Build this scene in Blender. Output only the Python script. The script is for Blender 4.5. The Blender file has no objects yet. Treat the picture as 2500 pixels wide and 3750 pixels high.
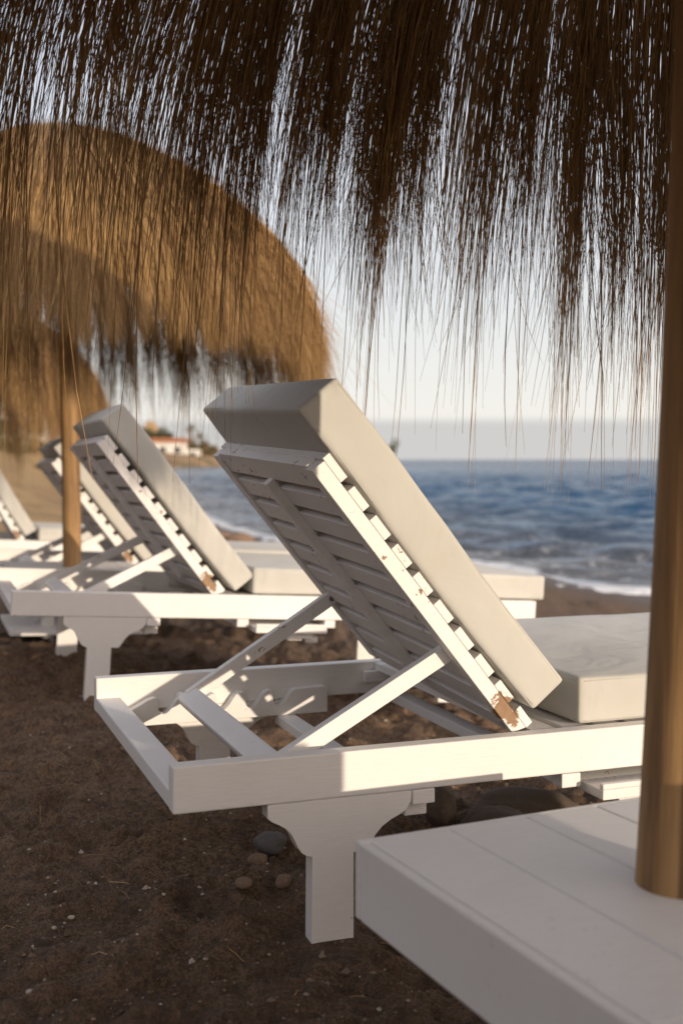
import bpy, bmesh, math, random
import numpy as np
from mathutils import Vector, Matrix, Euler, noise
rnd = random.Random(7)
S = bpy.context.scene
COL = S.collection
RAD = math.radians
CAMZ = 0.79

# ------------------------------------------------------------------ helpers
def tag(o, label=None, cat=None, group=None, kind=None):
    if label: o['label'] = label
    if cat: o['category'] = cat
    if group: o['group'] = group
    if kind: o['kind'] = kind
    return o

def empty(name, loc, rot=(0, 0, 0)):
    o = bpy.data.objects.new(name, None); COL.objects.link(o)
    o.empty_display_size = 0.1
    o.location = loc; o.rotation_euler = rot
    return o

def children(o):
    return [c for c in bpy.data.objects if c.parent == o]

def copy_tree(o, parent=None):
    c = o.copy(); COL.objects.link(c); c.parent = parent
    for ch in children(o): copy_tree(ch, c)
    return c

class MB:
    """collects shapes in one mesh"""
    def __init__(s): s.v = []; s.f = []; s.sm = []
    def add(s, vs, fs, smooth=False):
        n = len(s.v); s.v += [tuple(p) for p in vs]
        s.f += [tuple(i + n for i in f) for f in fs]; s.sm += [smooth] * len(fs); return s
    def box(s, x0, x1, y0, y1, z0, z1, M=None):
        vs = [Vector((x, y, z)) for x in (x0, x1) for y in (y0, y1) for z in (z0, z1)]
        if M is not None: vs = [M(v) for v in vs]
        return s.add(vs, [(0, 1, 3, 2), (4, 6, 7, 5), (0, 4, 5, 1), (2, 3, 7, 6), (0, 2, 6, 4), (1, 5, 7, 3)])
    def prism(s, pts, y0, y1, M=None):
        """pts = (x,z) outline extruded along y"""
        n = len(pts)
        vs = [Vector((x, y0, z)) for x, z in pts] + [Vector((x, y1, z)) for x, z in pts]
        if M is not None: vs = [M(v) for v in vs]
        fs = [tuple(range(n)), tuple(range(2 * n - 1, n - 1, -1))]
        fs += [(i, (i + n), ((i + 1) % n + n), (i + 1) % n) for i in range(n)]
        return s.add(vs, fs)
    def tube(s, pts, rad, n=12, cap=True, smooth=True):
        pts = [Vector(p) for p in pts]; rings = []
        for i, p in enumerate(pts):
            d = (pts[min(i + 1, len(pts) - 1)] - pts[max(i - 1, 0)]).normalized()
            a = d.cross(Vector((0, 0, 1)))
            if a.length < 0.05: a = d.cross(Vector((0, 1, 0)))
            a.normalize(); b = d.cross(a)
            r = rad[i] if hasattr(rad, '__len__') else rad
            rings.append([p + a * (r * math.cos(2 * math.pi * k / n)) + b * (r * math.sin(2 * math.pi * k / n)) for k in range(n)])
        vs = [v for r in rings for v in r]; fs = []
        for i in range(len(pts) - 1):
            for k in range(n):
                fs.append((i * n + k, i * n + (k + 1) % n, (i + 1) * n + (k + 1) % n, (i + 1) * n + k))
        s.add(vs, fs, smooth)
        if cap:
            s.add(rings[0], [tuple(range(n - 1, -1, -1))]); s.add(rings[-1], [tuple(range(n))])
        return s
    def build(s, name, mat, parent=None, bevel=0.0, loc=None):
        me = bpy.data.meshes.new(name); me.from_pydata([tuple(v) for v in s.v], [], s.f)
        me.update()
        bm = bmesh.new(); bm.from_mesh(me); bmesh.ops.recalc_face_normals(bm, faces=bm.faces); bm.to_mesh(me); bm.free()
        me.polygons.foreach_set('use_smooth', s.sm)
        if mat is not None: me.materials.append(mat)
        o = bpy.data.objects.new(name, me); COL.objects.link(o)
        if parent is not None: o.parent = parent
        if loc is not None: o.location = loc
        if bevel:
            m = o.modifiers.new('bevel', 'BEVEL'); m.width = bevel; m.segments = 2; m.limit_method = 'ANGLE'; m.angle_limit = RAD(35)
        return o

# ------------------------------------------------------------------ materials
def new_mat(name):
    m = bpy.data.materials.new(name); m.use_nodes = True
    nt = m.node_tree; nt.nodes.clear()
    out = nt.nodes.new('ShaderNodeOutputMaterial'); b = nt.nodes.new('ShaderNodeBsdfPrincipled')
    nt.links.new(b.outputs[0], out.inputs[0])
    return m, nt, b
def N(nt, t, **k):
    n = nt.nodes.new(t)
    for a, v in k.items():
        if a in n.inputs.keys() if False else False: pass
        setattr(n, a, v)
    return n
def noise_n(nt, vec, scale, detail=3, rough=0.5, dist=0.0, sc=None):
    if sc is not None:
        mp = nt.nodes.new('ShaderNodeMapping'); mp.inputs['Scale'].default_value = sc
        nt.links.new(vec, mp.inputs[0]); vec = mp.outputs[0]
    n = nt.nodes.new('ShaderNodeTexNoise'); n.inputs['Scale'].default_value = scale
    n.inputs['Detail'].default_value = detail; n.inputs['Roughness'].default_value = rough; n.inputs['Distortion'].default_value = dist
    nt.links.new(vec, n.inputs['Vector']); return n.outputs['Fac']
def ramp(nt, fac, stops):
    r = nt.nodes.new('ShaderNodeValToRGB'); nt.links.new(fac, r.inputs[0])
    e = r.color_ramp.elements
    while len(e) < len(stops): e.new(0.5)
    for k, (p, c) in enumerate(stops):
        e[k].position = p; e[k].color = (c, c, c, 1) if not hasattr(c, '__len__') else (*c, 1)
    return r.outputs[0]
def mix(nt, fac, a, b, mode='MIX'):
    m = nt.nodes.new('ShaderNodeMix'); m.data_type = 'RGBA'; m.blend_type = mode
    for s, v in ((m.inputs[0], fac), (m.inputs[6], a), (m.inputs[7], b)):
        if hasattr(v, 'links'): nt.links.new(v, s)
        elif hasattr(v, '__len__'): s.default_value = (*v, 1)
        else: s.default_value = v
    return m.outputs[2]
def mth(nt, op, a, b=0.0, c=None):
    m = nt.nodes.new('ShaderNodeMath'); m.operation = op
    for s, v in zip(m.inputs, (a, b, c)):
        if v is None: continue
        if hasattr(v, 'links'): nt.links.new(v, s)
        else: s.default_value = v
    return m.outputs[0]
def bump(nt, b, h, strength=0.3, dist=0.01, prev=None):
    n = nt.nodes.new('ShaderNodeBump'); n.inputs['Strength'].default_value = strength; n.inputs['Distance'].default_value = dist
    nt.links.new(h, n.inputs['Height'])
    if prev is not None: nt.links.new(prev, n.inputs['Normal'])
    nt.links.new(n.outputs[0], b.inputs['Normal']); return n.outputs[0]
def objc(nt): return nt.nodes.new('ShaderNodeTexCoord').outputs['Object']

def paint_mat(name, chips=False, base=(0.82, 0.80, 0.775)):
    m, nt, b = new_mat(name); v = objc(nt)
    big = noise_n(nt, v, 6, 4, .6)
    col = mix(nt, ramp(nt, big, [(.35, 0.0), (.75, .35)]), base, tuple(x * y for x, y in zip(base, (.86, .84, .80))))
    stv = noise_n(nt, v, 55, 3, .6, sc=(.5, 5, 5))
    col = mix(nt, ramp(nt, stv, [(.40, .10), (.58, 0.0)]), col, (.55, .50, .43))
    # dirt freckles
    fr = noise_n(nt, v, 130, 3, .6)
    pat = noise_n(nt, v, 5, 2, .5)
    dm = mth(nt, 'MULTIPLY', ramp(nt, fr, [(.66, 0.0), (.72, 1.0)]), ramp(nt, pat, [(.5, 0.0), (.62, .55)]))
    col = mix(nt, dm, col, (.22, .16, .11))
    if chips:
        ch = noise_n(nt, v, 48, 5, .62, .3)
        area = noise_n(nt, v, 4.3, 1, .5)
        msk = mth(nt, 'MULTIPLY', ramp(nt, ch, [(.62, 0.0), (.635, 1.0)]), ramp(nt, area, [(.50, 0.0), (.57, 1.0)]))
        # the big bare patch at the foot of the near stringer
        geo = nt.nodes.new('ShaderNodeVectorMath'); geo.operation = 'DISTANCE'
        nt.links.new(v, geo.inputs[0]); geo.inputs[1].default_value = (.605, .05, .345)
        dd = mth(nt, 'ADD', geo.outputs['Value'], mth(nt, 'MULTIPLY', mth(nt, 'SUBTRACT', ch, .5), .12))
        m2 = ramp(nt, dd, [(.026, 1.0), (.028, 0.0)])
        msk = mth(nt, 'MAXIMUM', msk, m2)
        gr = noise_n(nt, v, 60, 2, .5, sc=(1, 1, 1))
        wood = mix(nt, gr, (.36, .21, .10), (.16, .09, .045))
        col = mix(nt, msk, col, wood)
    nt.links.new(col, b.inputs['Base Color'])
    b.inputs['Roughness'].default_value = .55
    g = noise_n(nt, v, 45, 4, .6, sc=(.6, 6, 6))
    bump(nt, b, g, .18, .002)
    return m

def cushion_mat(name, base=(.60, .585, .545)):
    m, nt, b = new_mat(name); v = objc(nt)
    big = noise_n(nt, v, 4, 4, .55)
    c = mix(nt, ramp(nt, big, [(.3, 0.0), (.8, .5)]), base, tuple(x * .84 for x in base))
    w1 = nt.nodes.new('ShaderNodeTexWave'); w1.inputs['Scale'].default_value = 210; w1.bands_direction = 'DIAGONAL'
    w1.inputs['Distortion'].default_value = .6; nt.links.new(v, w1.inputs['Vector'])
    st = noise_n(nt, v, 9, 3, .6)
    c = mix(nt, mth(nt, 'MULTIPLY', w1.outputs['Fac'], .12), c, tuple(x * .7 for x in base))
    c = mix(nt, mth(nt, 'MULTIPLY', ramp(nt, st, [(.55, 0.0), (.8, 1.0)]), .25), c, tuple(x * y for x, y in zip(base, (.8, .72, .6))))
    nt.links.new(c, b.inputs['Base Color']); b.inputs['Roughness'].default_value = .85
    if 'Sheen Weight' in b.inputs: b.inputs['Sheen Weight'].default_value = .1
    wr = noise_n(nt, v, 7, 3, .5, .4)
    p = bump(nt, b, w1.outputs['Fac'], .12, .001)
    bump(nt, b, wr, .5, .016, p)
    return m

def pole_mat():
    m, nt, b = new_mat('pole_wood'); v = objc(nt)
    g = noise_n(nt, v, 22, 5, .7, .5, sc=(1, 1, .06))
    kn = noise_n(nt, v, 5, 3, .5, .6, sc=(1, 1, .35))
    c = ramp(nt, g, [(.3, (.12, .065, .028)), (.5, (.34, .195, .080)), (.75, (.58, .36, .155))])
    c = mix(nt, ramp(nt, kn, [(.55, 0.0), (.72, .65)]), c, (.14, .08, .04))
    cr = noise_n(nt, v, 40, 2, .5, .2, sc=(1, 1, .03))
    c = mix(nt, ramp(nt, cr, [(.30, .8), (.36, 0.0)]), c, (.05, .03, .015))
    nt.links.new(c, b.inputs['Base Color']); b.inputs['Roughness'].default_value = .7
    bump(nt, b, g, .5, .006); return m

def straw_mat(name, a, c_, d):
    m, nt, b = new_mat(name)
    geo = nt.nodes.new('ShaderNodeNewGeometry'); v = objc(nt)
    cl = noise_n(nt, v, 5, 2, .6, sc=(1, 1, .35))
    r = mth(nt, 'ADD', mth(nt, 'MULTIPLY', geo.outputs['Random Per Island'], .7), mth(nt, 'MULTIPLY', cl, .45))
    c = ramp(nt, r, [(.05, a), (.5, c_), (1.0, d)])
    nt.links.new(c, b.inputs['Base Color']); b.inputs['Roughness'].default_value = .6
    return m

M = {}
M['paint'] = paint_mat('white_paint')
M['paint_worn'] = paint_mat('worn_white_paint', True)
M['cushion'] = cushion_mat('cushion_fabric', (.56, .55, .505))
M['seam'] = cushion_mat('seam_fabric', (.50, .48, .42))
M['pole'] = pole_mat()
M['straw'] = straw_mat('thatch_straw', (.115, .056, .019), (.35, .20, .074), (.66, .43, .18))
M['reed'] = straw_mat('reed_layer', (.06, .04, .02), (.12, .08, .04), (.18, .12, .06))
m, nt, b = new_mat('steel'); b.inputs['Base Color'].default_value = (.25, .22, .2, 1); b.inputs['Metallic'].default_value = .9; b.inputs['Roughness'].default_value = .5; M['steel'] = m
m, nt, b = new_mat('dark_zip'); b.inputs['Base Color'].default_value = (.08, .07, .06, 1); b.inputs['Roughness'].default_value = .7; M['zip'] = m

# ------------------------------------------------------------------ the sun lounger
ZT = .313       # rail top above the leg bottoms
LEN = 1.75; W = .82
def rounded_box(mb, F, sx, sy, sz, r=.012, bulge=.008, pinch=True):
    """box grid of size sx*sy*sz rounded and bulged, mapped by F(Vector)"""
    def grid(L, n):
        e = [0, r * .3, r, r * 1.8]
        mid = list(np.linspace(r * 3, L - r * 3, n))
        return e + mid + [L - x for x in reversed(e)]
    gx, gy, gz = grid(sx, 14), grid(sy, 14), grid(sz, 3)
    idx = {}; vs = []; fs = []
    def vert(i, j, k):
        key = (i, j, k)
        if key in idx: return idx[key]
        p = Vector((gx[i], gy[j], gz[k]))
        q = Vector((min(max(p.x, r), sx - r), min(max(p.y, r), sy - r), min(max(p.z, r), sz - r)))
        d = p - q
        if d.length > 1e-9: p = q + d.normalized() * r
        def h(t): return max(0.0, 1 - (2 * t - 1) ** 4)
        a, b_, c = h(p.x / sx), h(p.y / sy), h(p.z / sz)
        off = Vector((0, 0, 0))
        off.x = (1 if p.x > sx / 2 else -1) * bulge * .5 * b_ * c * (abs(2 * p.x / sx - 1) ** 6)
        off.y = (1 if p.y > sy / 2 else -1) * bulge * .5 * a * c * (abs(2 * p.y / sy - 1) ** 6)
        off.z = (1 if p.z > sz / 2 else -1) * bulge * a * b_
        w = noise.noise(p * 5.0 + Vector((3, 1, 7))) * .0045 + noise.noise(Vector((p.x * 16, p.y * 6, 2))) * .0014
        idx[key] = len(vs); vs.append(F(p + off + Vector((0, 0, w)))); return idx[key]
    nx, ny, nz = len(gx), len(gy), len(gz)
    for i in range(nx - 1):
        for j in range(ny - 1):
            for k in (0, nz - 1): fs.append((vert(i, j, k), vert(i + 1, j, k), vert(i + 1, j + 1, k), vert(i, j + 1, k)))
    for i in range(nx - 1):
        for k in range(nz - 1):
            for j in (0, ny - 1): fs.append((vert(i, j, k), vert(i + 1, j, k), vert(i + 1, j, k + 1), vert(i, j, k + 1)))
    for j in range(ny - 1):
        for k in range(nz - 1):
            for i in (0, nx - 1): fs.append((vert(i, j, k), vert(i, j + 1, k), vert(i, j + 1, k + 1), vert(i, j, k + 1)))
    mb.add(vs, fs, True)

def seam_ring(mb, F, sx, sy, z, r=.0021, ins=.0015):
    pts = []
    c = .012
    for (x, y) in [(c, 0), (sx / 2, 0), (sx - c, 0), (sx - c * .3, c * .3), (sx, c), (sx, sy / 2), (sx, sy - c), (sx - c * .3, sy - c * .3), (sx - c, sy), (sx / 2, sy), (c, sy), (c * .3, sy - c * .3), (0, sy - c), (0, sy / 2), (0, c), (c * .3, c * .3), (c, 0)]:
        x2 = min(max(x, ins), sx - ins); y2 = min(max(y, ins), sy - ins)
        pts.append(F(Vector((x2, y2, z))))
    mb.tube(pts, r, 6, cap=False)

def leg_profile():
    L = [(.153, 0), (.153, -.022), (.160, -.028), (.172, -.034), (.184, -.042), (.193, -.052), (.199, -.064), (.204, -.075), (.210, -.084), (.219, -.090), (.229, -.0925), (.229, -.0925)]
    R_ = [(.30, -.0925), (.322, -.0925), (.330, -.082), (.338, -.068), (.350, -.055), (.366, -.045), (.382, -.038), (.394, -.030), (.402, -.018), (.403, 0)]
    return L[:-1] + R_

def make_lounger(theta=51.3, cu=0.0, slide=0.0, cn=0.0, tw=(.013, .027)):
    t = RAD(theta); ct, sn = math.cos(t), math.sin(t)
    def BK(p):   # p.x = along the back (u), p.y = across, p.z = normal (n)
        k = (p.y - .05) / .72
        return Vector((.616 + slide - p.x * ct + p.z * sn + tw[0] * k, p.y, ZT - .004 + p.x * sn + p.z * ct + tw[1] * k))
    root = empty('sun_lounger', (0, 0, 0))
    P, PW = M['paint'], M['paint_worn']
    # rails
    for y0, y1 in ((0, .033), (W - .033, W)):
        MB().box(0, LEN, y0, y1, ZT - .075, ZT).build('side_rail', P, root, .003)
    MB().box(.001, .053, .0335, W - .0335, ZT - .0745, ZT - .044).build('end_rail', P, root, .003)
    MB().box(LEN - .04, LEN - .001, .0335, W - .0335, ZT - .0745, ZT - .006).build('end_rail', P, root, .003)
    # legs with curved brackets
    prof = leg_profile()
    for mirror in (False, True):
        for far in (False, True):
            ys = (.0003, .0327) if not far else (W - .0327, W - .0003)
            post = [(.226, -.272), (.2995, -.272)]
            k = next(i for i, p in enumerate(prof) if p[0] >= .2995)
            pp = prof[:k] + [(.2280, -.0925), (.2265, -.272), (.2995, -.272), (.2995, -.0925)] + prof[k + 1:]
            pp = [((x if not mirror else LEN - .05 - x), ZT - .0752 + z) for x, z in pp]
            MB().prism(pp, *ys).build('leg', P, root, .0012)
    # cross boards under the rails
    for x0, x1 in ((.4045, .446), (.690, .728), (.982, 1.018), (1.252, 1.294)):
        lo_z = .1065 if x0 < .5 else .0758
        mb = MB().box(x0, x1, .034, W - .034, ZT - lo_z - .0225, ZT - lo_z)
        for ya, yb in ((.0005, .0335), (W - .0335, W - .0005)): mb.box(x0, x1, ya, yb, ZT - .1005, ZT - .0758)
        mb.build('cross_board', P, root, .002)
    # pull out tray
    tray = MB().box(.738, .972, -.055, .30, ZT - .112, ZT - .094).box(.738, .972, -.055, -.043, ZT - .0938, ZT - .084).box(.78, .93, -.04, .25, ZT - .132, ZT - .1125).build('pull_out_tray', PW, root, .002)
    MB().box(.925, .968, .02, .06, ZT - .152, ZT - .1325).build('tray_stop', P, tray, .002)
    # notched racks
    pk = [.128, .194, .260, .326, .392]
    pts = [(.065, -.072), (.088, -.061), (.106, -.051), (.118, -.047)]
    for i, x in enumerate(pk):
        pts += [(x - .004, -.0455), (x, -.0475), (x + .002, -.053), (x + .003, -.072), (x + .007, -.081), (x + .014, -.0835), (x + .022, -.081), (x + .031, -.072), (x + .039, -.060), (x + .046, -.051), (x + .054, -.0465)]
    pts += [(.516, -.0455), (.524, -.049), (.524, -.106), (.10, -.106), (.074, -.078)]
    for ys in ((.0335, .060), (W - .060, W - .0335)):
        MB().prism([(x, ZT + (max(z, -.0745) - .0 if ys[0] < .1 and z < -.09 else z)) for x, z in pts if ys[0] > .1 or z > -.0735 or z < -.09], *ys).build('notched_rack', P, root, .0015)
    # prop: two arms, a cross bar and its dowel
    piv = BK(Vector((.173, 0, .013)))
    lo = Vector((.193, 0, ZT - .040))
    dx, dz = piv.x - lo.x, piv.z - lo.z; L = math.hypot(dx, dz); ux, uz = dx / L, dz / L
    def arm_map(y_off):
        kk = tw[1] * (y_off - .05) / .72
        def F(p):
            f = p.x / L
            return Vector((lo.x + ux * p.x - uz * p.z, p.y, lo.z + uz * p.x + ux * p.z + kk * f))
        return F
    for y0 in (.087, W - .109 - .0):
        F = arm_map(y0)
        prof2 = [(-.004, -.015), (L, -.015)] + [(L + .015 * math.sin(a), -.015 * math.cos(a)) for a in np.linspace(.3, math.pi - .3, 8)] + [(L, .015), (-.004, .015)]
        arm = MB().prism(prof2, y0, y0 + .022, F).build('prop_arm', PW, root, .0015)
        c = F(Vector((L, y0, 0)))
        MB().tube([(c.x, y0 - .0015, c.z), (c.x, y0 + .0235, c.z)], .0065, 10).build('bolt', M['steel'], arm)
    F = arm_map(.05)
    bar = MB().box(-.026, .022, .0865, W - .0865, -.0125, .0125, lambda p: F(Vector((p.x, p.y, p.z)))).build('prop_bar', P, root, .006)
    c = F(Vector((-.012, 0, -.004)))
    MB().tube([(c.x, .035, c.z), (c.x, W - .035, c.z)], .0105, 12).build('dowel', P, bar)
    # back frame
    for ya, yb in ((.05, .088), (W - .094, W - .05)):
        MB().prism([(-.004, 0), (.5935, -.001), (.592, .0260), (-.015, .0260)], ya, yb, BK).build('back_stringer', PW, root, .0015)
    sl = MB(); e0 = -.016
    for k in range(10):
        a0 = -.016 if k == 0 else .043 + .0628 * (k - 1)
        a1 = .024 if k == 0 else a0 + .0440
        if k == 9: a1 = .597
        sl.box(a0, a1, .0495, W - .0495, .0262, .0415, BK)
        sl.box(a0 + .0005, a1 - .0005, .0885, W - .0990, .0045, .0262, BK)
    sl.build('back_slats', PW, root, .0012)
    MB().box(.035, .548, .395, .425, -.014, .0062, BK).build('back_batten', PW, root, .0015)
    # cushions
    CB = lambda p: BK(Vector((p.x + cu, p.y + .046, p.z + .0435 + cn + .012 * max(0, 1 - p.x / .25) ** 1.0 * (1 if p.z < .04 else .3))))
    mb = MB(); rounded_box(mb, CB, .687, .728, .0865, .007, .005)
    bc = mb.build('back_cushion', M['cushion'], root)
    for z in (.006, .0805):
        mb = MB(); seam_ring(mb, CB, .687, .728, z); mb.build('piping', M['seam'], bc)
    SX = 1.055
    CS = lambda p: Vector((.745 + p.x, p.y + .036, ZT + .001 + p.z + .001 * math.sin(p.x * 9)))
    mb = MB(); rounded_box(mb, CS, SX, .748, .083, .008, .007)
    sc = mb.build('seat_cushion', M['cushion'], root)
    for z in (.006, .077):
        mb = MB(); seam_ring(mb, CS, SX, .748, z); mb.build('piping', M['seam'], sc)
    sl = MB(); x = .652
    while x < LEN - .1:
        sl.box(x, x + .05, .034, W - .034, ZT - .020, ZT - .003); x += .066
    sl.build('seat_slats', P, root, .0012)
    MB().box(.62, LEN - .045, .034, .055, ZT - .045, ZT - .0205).box(.62, LEN - .045, W - .055, W - .034, ZT - .045, ZT - .0205).build('slat_ledger', P, root)
    return root

def place_lounger(root, O, yaw, tilt):
    e = Euler((0, RAD(tilt), RAD(yaw)), 'XYZ')
    base = Vector((O[0], O[1], O[2] + CAMZ)) - e.to_matrix() @ Vector((0, 0, ZT))
    root.location = base; root.rotation_euler = e

GL = 'white loungers in a row'
L1 = make_lounger()
place_lounger(L1, (-.261, 1.8018, -.4768), 20.235, 0)
tag(L1, 'white wooden sun lounger in sharp focus, nearest whole one, with its slatted back propped up', 'sun lounger', GL)
L2 = make_lounger(50.0, cu=-.040, cn=.009, tw=(.0, -.006))
place_lounger(L2, (-.973, 3.464, -.388), 19.6, 3.36)
tag(L2, 'second white lounger, behind the nearest one and in front of the left pole', 'sun lounger', GL)
L3 = copy_tree(L2)
place_lounger(L3, (-1.557, 5.27, -.455), 19.8, 3.35)
tag(L3, 'blurred white lounger just behind the left pole, its back half hidden by the pole', 'sun lounger', GL)
L4 = make_lounger(57.0, tw=(0, 0))
place_lounger(L4, (-2.631, 7.26, -.479), 19.8, 3.4)
tag(L4, 'farthest white lounger, cut by the left edge with only its raised cushion showing', 'sun lounger', GL)
L0 = make_lounger(1.0, cn=.002)  # unseen lounger, laid flat, added for the shade it casts
place_lounger(L0, (.474, -.197, -.4768), 20.2, 0)
blocker = MB(); rounded_box(blocker, lambda p: p, .79, .72, .085, .010, .008)  # unseen cushion added to cast the shadow edge on the near rail
blocker = blocker.build('shadow_cushion', M['cushion']); blocker.rotation_euler = L0.rotation_euler
blocker.location = L0.matrix_basis @ Vector((-.02, .05, ZT + .142))
tag(blocker, 'spare cushion added out of view to cast shade, on the lounger beyond the right edge', 'cushion')
tag(L0, 'white lounger on the near side of the table, added beyond the right edge to cast shade', 'sun lounger', GL)

# ------------------------------------------------------------------ square tables round the poles
def make_table():
    root = empty('side_table', (0, 0, 0))
    s = .56; top = .31
    mb = MB()
    ed = [0.0145, .1305, .2495, .3655, .4815, s - .0005]
    for a, b_ in zip(ed[:-1], ed[1:]):
        mb.box(a + .0013, b_ - .0013, -s + .014, -.014, top - .018, top)
    mb.build('table_top', M['paint'], root, .0022)
    ap = MB()
    ap.box(0, s, -.0135, 0, top - .10, top - .0005).box(0, s, -s, -s + .0135, top - .10, top - .0005)
    ap.box(0, .0135, -s + .014, -.014, top - .10, top - .0005).box(s - .0135 + .001, s, -s + .014, -.014, top - .10, top - .0005)
    ap.build('apron', M['paint'], root, .003)
    for x in (.14, s - .19):
        for y in (-s + .14, -.19):
            MB().box(x, x + .05, y, y + .05, -.06, top - .019).build('table_leg', M['paint'], root, .002)
    MB().box(.0, s, -s, .0, .052, .072).build('lower_shelf', M['paint'], root, .003)
    return root
T1 = make_table(); T1.location = (.0165, 1.467, 0); T1.rotation_euler = (0, 0, RAD(25.3))
tag(T1, 'square white wooden table of wide boards around the near pole, bottom right', 'table', 'tables built round the poles')
T2 = copy_tree(T1)
bpy.data.objects.remove(next(c for c in children(T1) if c.name.startswith('lower_shelf')))
T2.name = 'side_table.001'; T2.location = (-1.52, 5.21, .03); T2.rotation_euler = (0, RAD(2), RAD(20))
tag(T2, 'white table at the foot of the left pole, mostly behind the second lounger', 'table', 'tables built round the poles')

# ------------------------------------------------------------------ parasols
PR = [(0, 2.27), (.12, 2.25), (.30, 2.18), (.47, 2.10), (.62, 2.005), (.77, 1.89), (.90, 1.755), (1.0, 1.61), (1.065, 1.46), (1.10, 1.31), (1.115, 1.15), (1.12, .98), (1.12, .75)]
pr = np.array(PR); seg = np.hypot(np.diff(pr[:, 0]), np.diff(pr[:, 1])); cum = np.concatenate([[0], np.cumsum(seg)])
S_RIM = float(np.interp(-1.46, -pr[:, 1], cum))
def prof_at(s): return np.interp(s, cum, pr[:, 0]), np.interp(s, cum, pr[:, 1])

def sstep_(x, a, b):
    t = np.clip((x - a) / (b - a), 0, 1); return t * t * (3 - 2 * t)
def straw_mesh(name, n, K=9, seed=3, mode='hang'):
    g = np.random.default_rng(seed)
    if mode == 'hang':
        NC = 210
        cth = (np.arange(NC) + g.uniform(-.48, .48, NC)) / NC * 2 * np.pi
        wgt = g.gamma(1.6, 1.0, NC) + .22
        lf = 1 - .62 * np.exp(-((cth - RAD(150)) / RAD(19)) ** 4)      # a thin, worn stretch
        wgt *= lf; wgt /= wgt.sum()
        clen = g.normal(0, .075, NC); csl = g.normal(-.012, .030, NC); csz = g.uniform(.010, .024, NC)
        low = .055 * np.sin(cth * 5 + 1) + .05 * np.sin(cth * 11 + 2)
        c = g.choice(NC, n, p=wgt)
        free = g.random(n) < .10
        q = g.normal(0, 1, n) * csz[c]
        th0 = cth[c] + q * 1.25; th0 = np.where(free, g.uniform(0, 2 * np.pi, n), th0)
        th1 = cth[c] + csl[c] + q * .62 + g.normal(0, .0035, n); th1 = np.where(free, th0 + g.normal(0, .02, n), th1)
        s0 = g.uniform(S_RIM - .85, S_RIM - .12, n)
        end = S_RIM + .18 + clen[c] * 1.2 + low[c] + g.normal(0, .12, n) + np.where(g.random(n) < .16, g.exponential(.15, n), 0)
        s1 = np.clip(end, s0 + .25, S_RIM + .72)
        # strands on the side toward the open beach are trimmed shorter
        dth = np.abs((th0 + RAD(76) + np.pi) % (2 * np.pi) - np.pi)
        cap = S_RIM + .13 + .10 * g.random(n) + .55 * sstep_(dth, RAD(78), RAD(118))
        s1 = np.minimum(s1, cap)
        layer = g.normal(0, .016, n) - .02
        bend = .017 * (1 + 2.6 * (g.random(n) < .20)); wd = g.choice([.0005, .0007, .0009, .0014], n, p=[.3, .35, .25, .10]) * g.uniform(.85, 1.15, n)
    else:   # upper dome cover
        th0 = g.uniform(0, 2 * np.pi, n); th1 = th0 + g.normal(0, .02, n)
        s0 = g.uniform(0, S_RIM - .25, n) ** 1.0; s1 = s0 + g.uniform(.25, .5, n)
        layer = g.normal(0, .010, n) + .015
        layer = layer + np.where(g.random(n) < .07, g.exponential(.02, n), 0); bend = .01 * np.ones(n); wd = g.uniform(.0012, .0022, n)
    t = np.linspace(0, 1, K)[None, :]
    s = s0[:, None] + (s1 - s0)[:, None] * t
    r, z = prof_at(s)
    th = th0[:, None] + (th1 - th0)[:, None] * np.clip(t * 1.3, 0, 1)
    tl = t ** 2.6
    out = layer[:, None] + (g.normal(0, 1.6, n) * bend)[:, None] * tl
    r = r + out
    th = th + ((g.normal(0, 1, n) * bend)[:, None] * tl + g.normal(0, .0011, (n, K)) * t) / np.maximum(r, .25)
    z = z + g.normal(0, .006, n)[:, None] + layer[:, None] * .4
    x = r * np.cos(th); y = r * np.sin(th)
    P = np.stack([x, y, z], -1)
    w = wd[:, None] * np.concatenate([np.ones(K - 3), [.9, .7, .35]])[None, :]
    # tangential and radial directions for a triangular section
    tx = np.stack([-np.sin(th), np.cos(th), 0 * th], -1); rx = np.stack([np.cos(th), np.sin(th), 0 * th], -1)
    V = []
    for a in (0.3, 0.3 + 2.094, 0.3 + 4.189):
        V.append(P + w[..., None] * (tx * math.cos(a) + rx * math.sin(a)))
    V = np.stack(V, 2)                      # n,K,3,3
    verts = V.reshape(-1, 3)
    base = (np.arange(n) * K * 3)[:, None, None] + (np.arange(K - 1) * 3)[None, :, None]
    fs = []
    for k in range(3):
        k2 = (k + 1) % 3
        fs.append(np.stack([base + k, base + k2, base + 3 + k2, base + 3 + k], -1)[:, :, 0, :])
    faces = np.concatenate([f.reshape(-1, 4) for f in fs])
    me = bpy.data.meshes.new(name)
    me.vertices.add(len(verts)); me.vertices.foreach_set('co', verts.astype(np.float32).ravel())
    me.loops.add(faces.size); me.loops.foreach_set('vertex_index', faces.astype(np.int32).ravel())
    me.polygons.add(len(faces)); me.polygons.foreach_set('loop_start', (np.arange(len(faces)) * 4).astype(np.int32))
    me.polygons.foreach_set('loop_total', np.full(len(faces), 4, np.int32))
    me.update(); me.validate()
    return me

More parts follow.
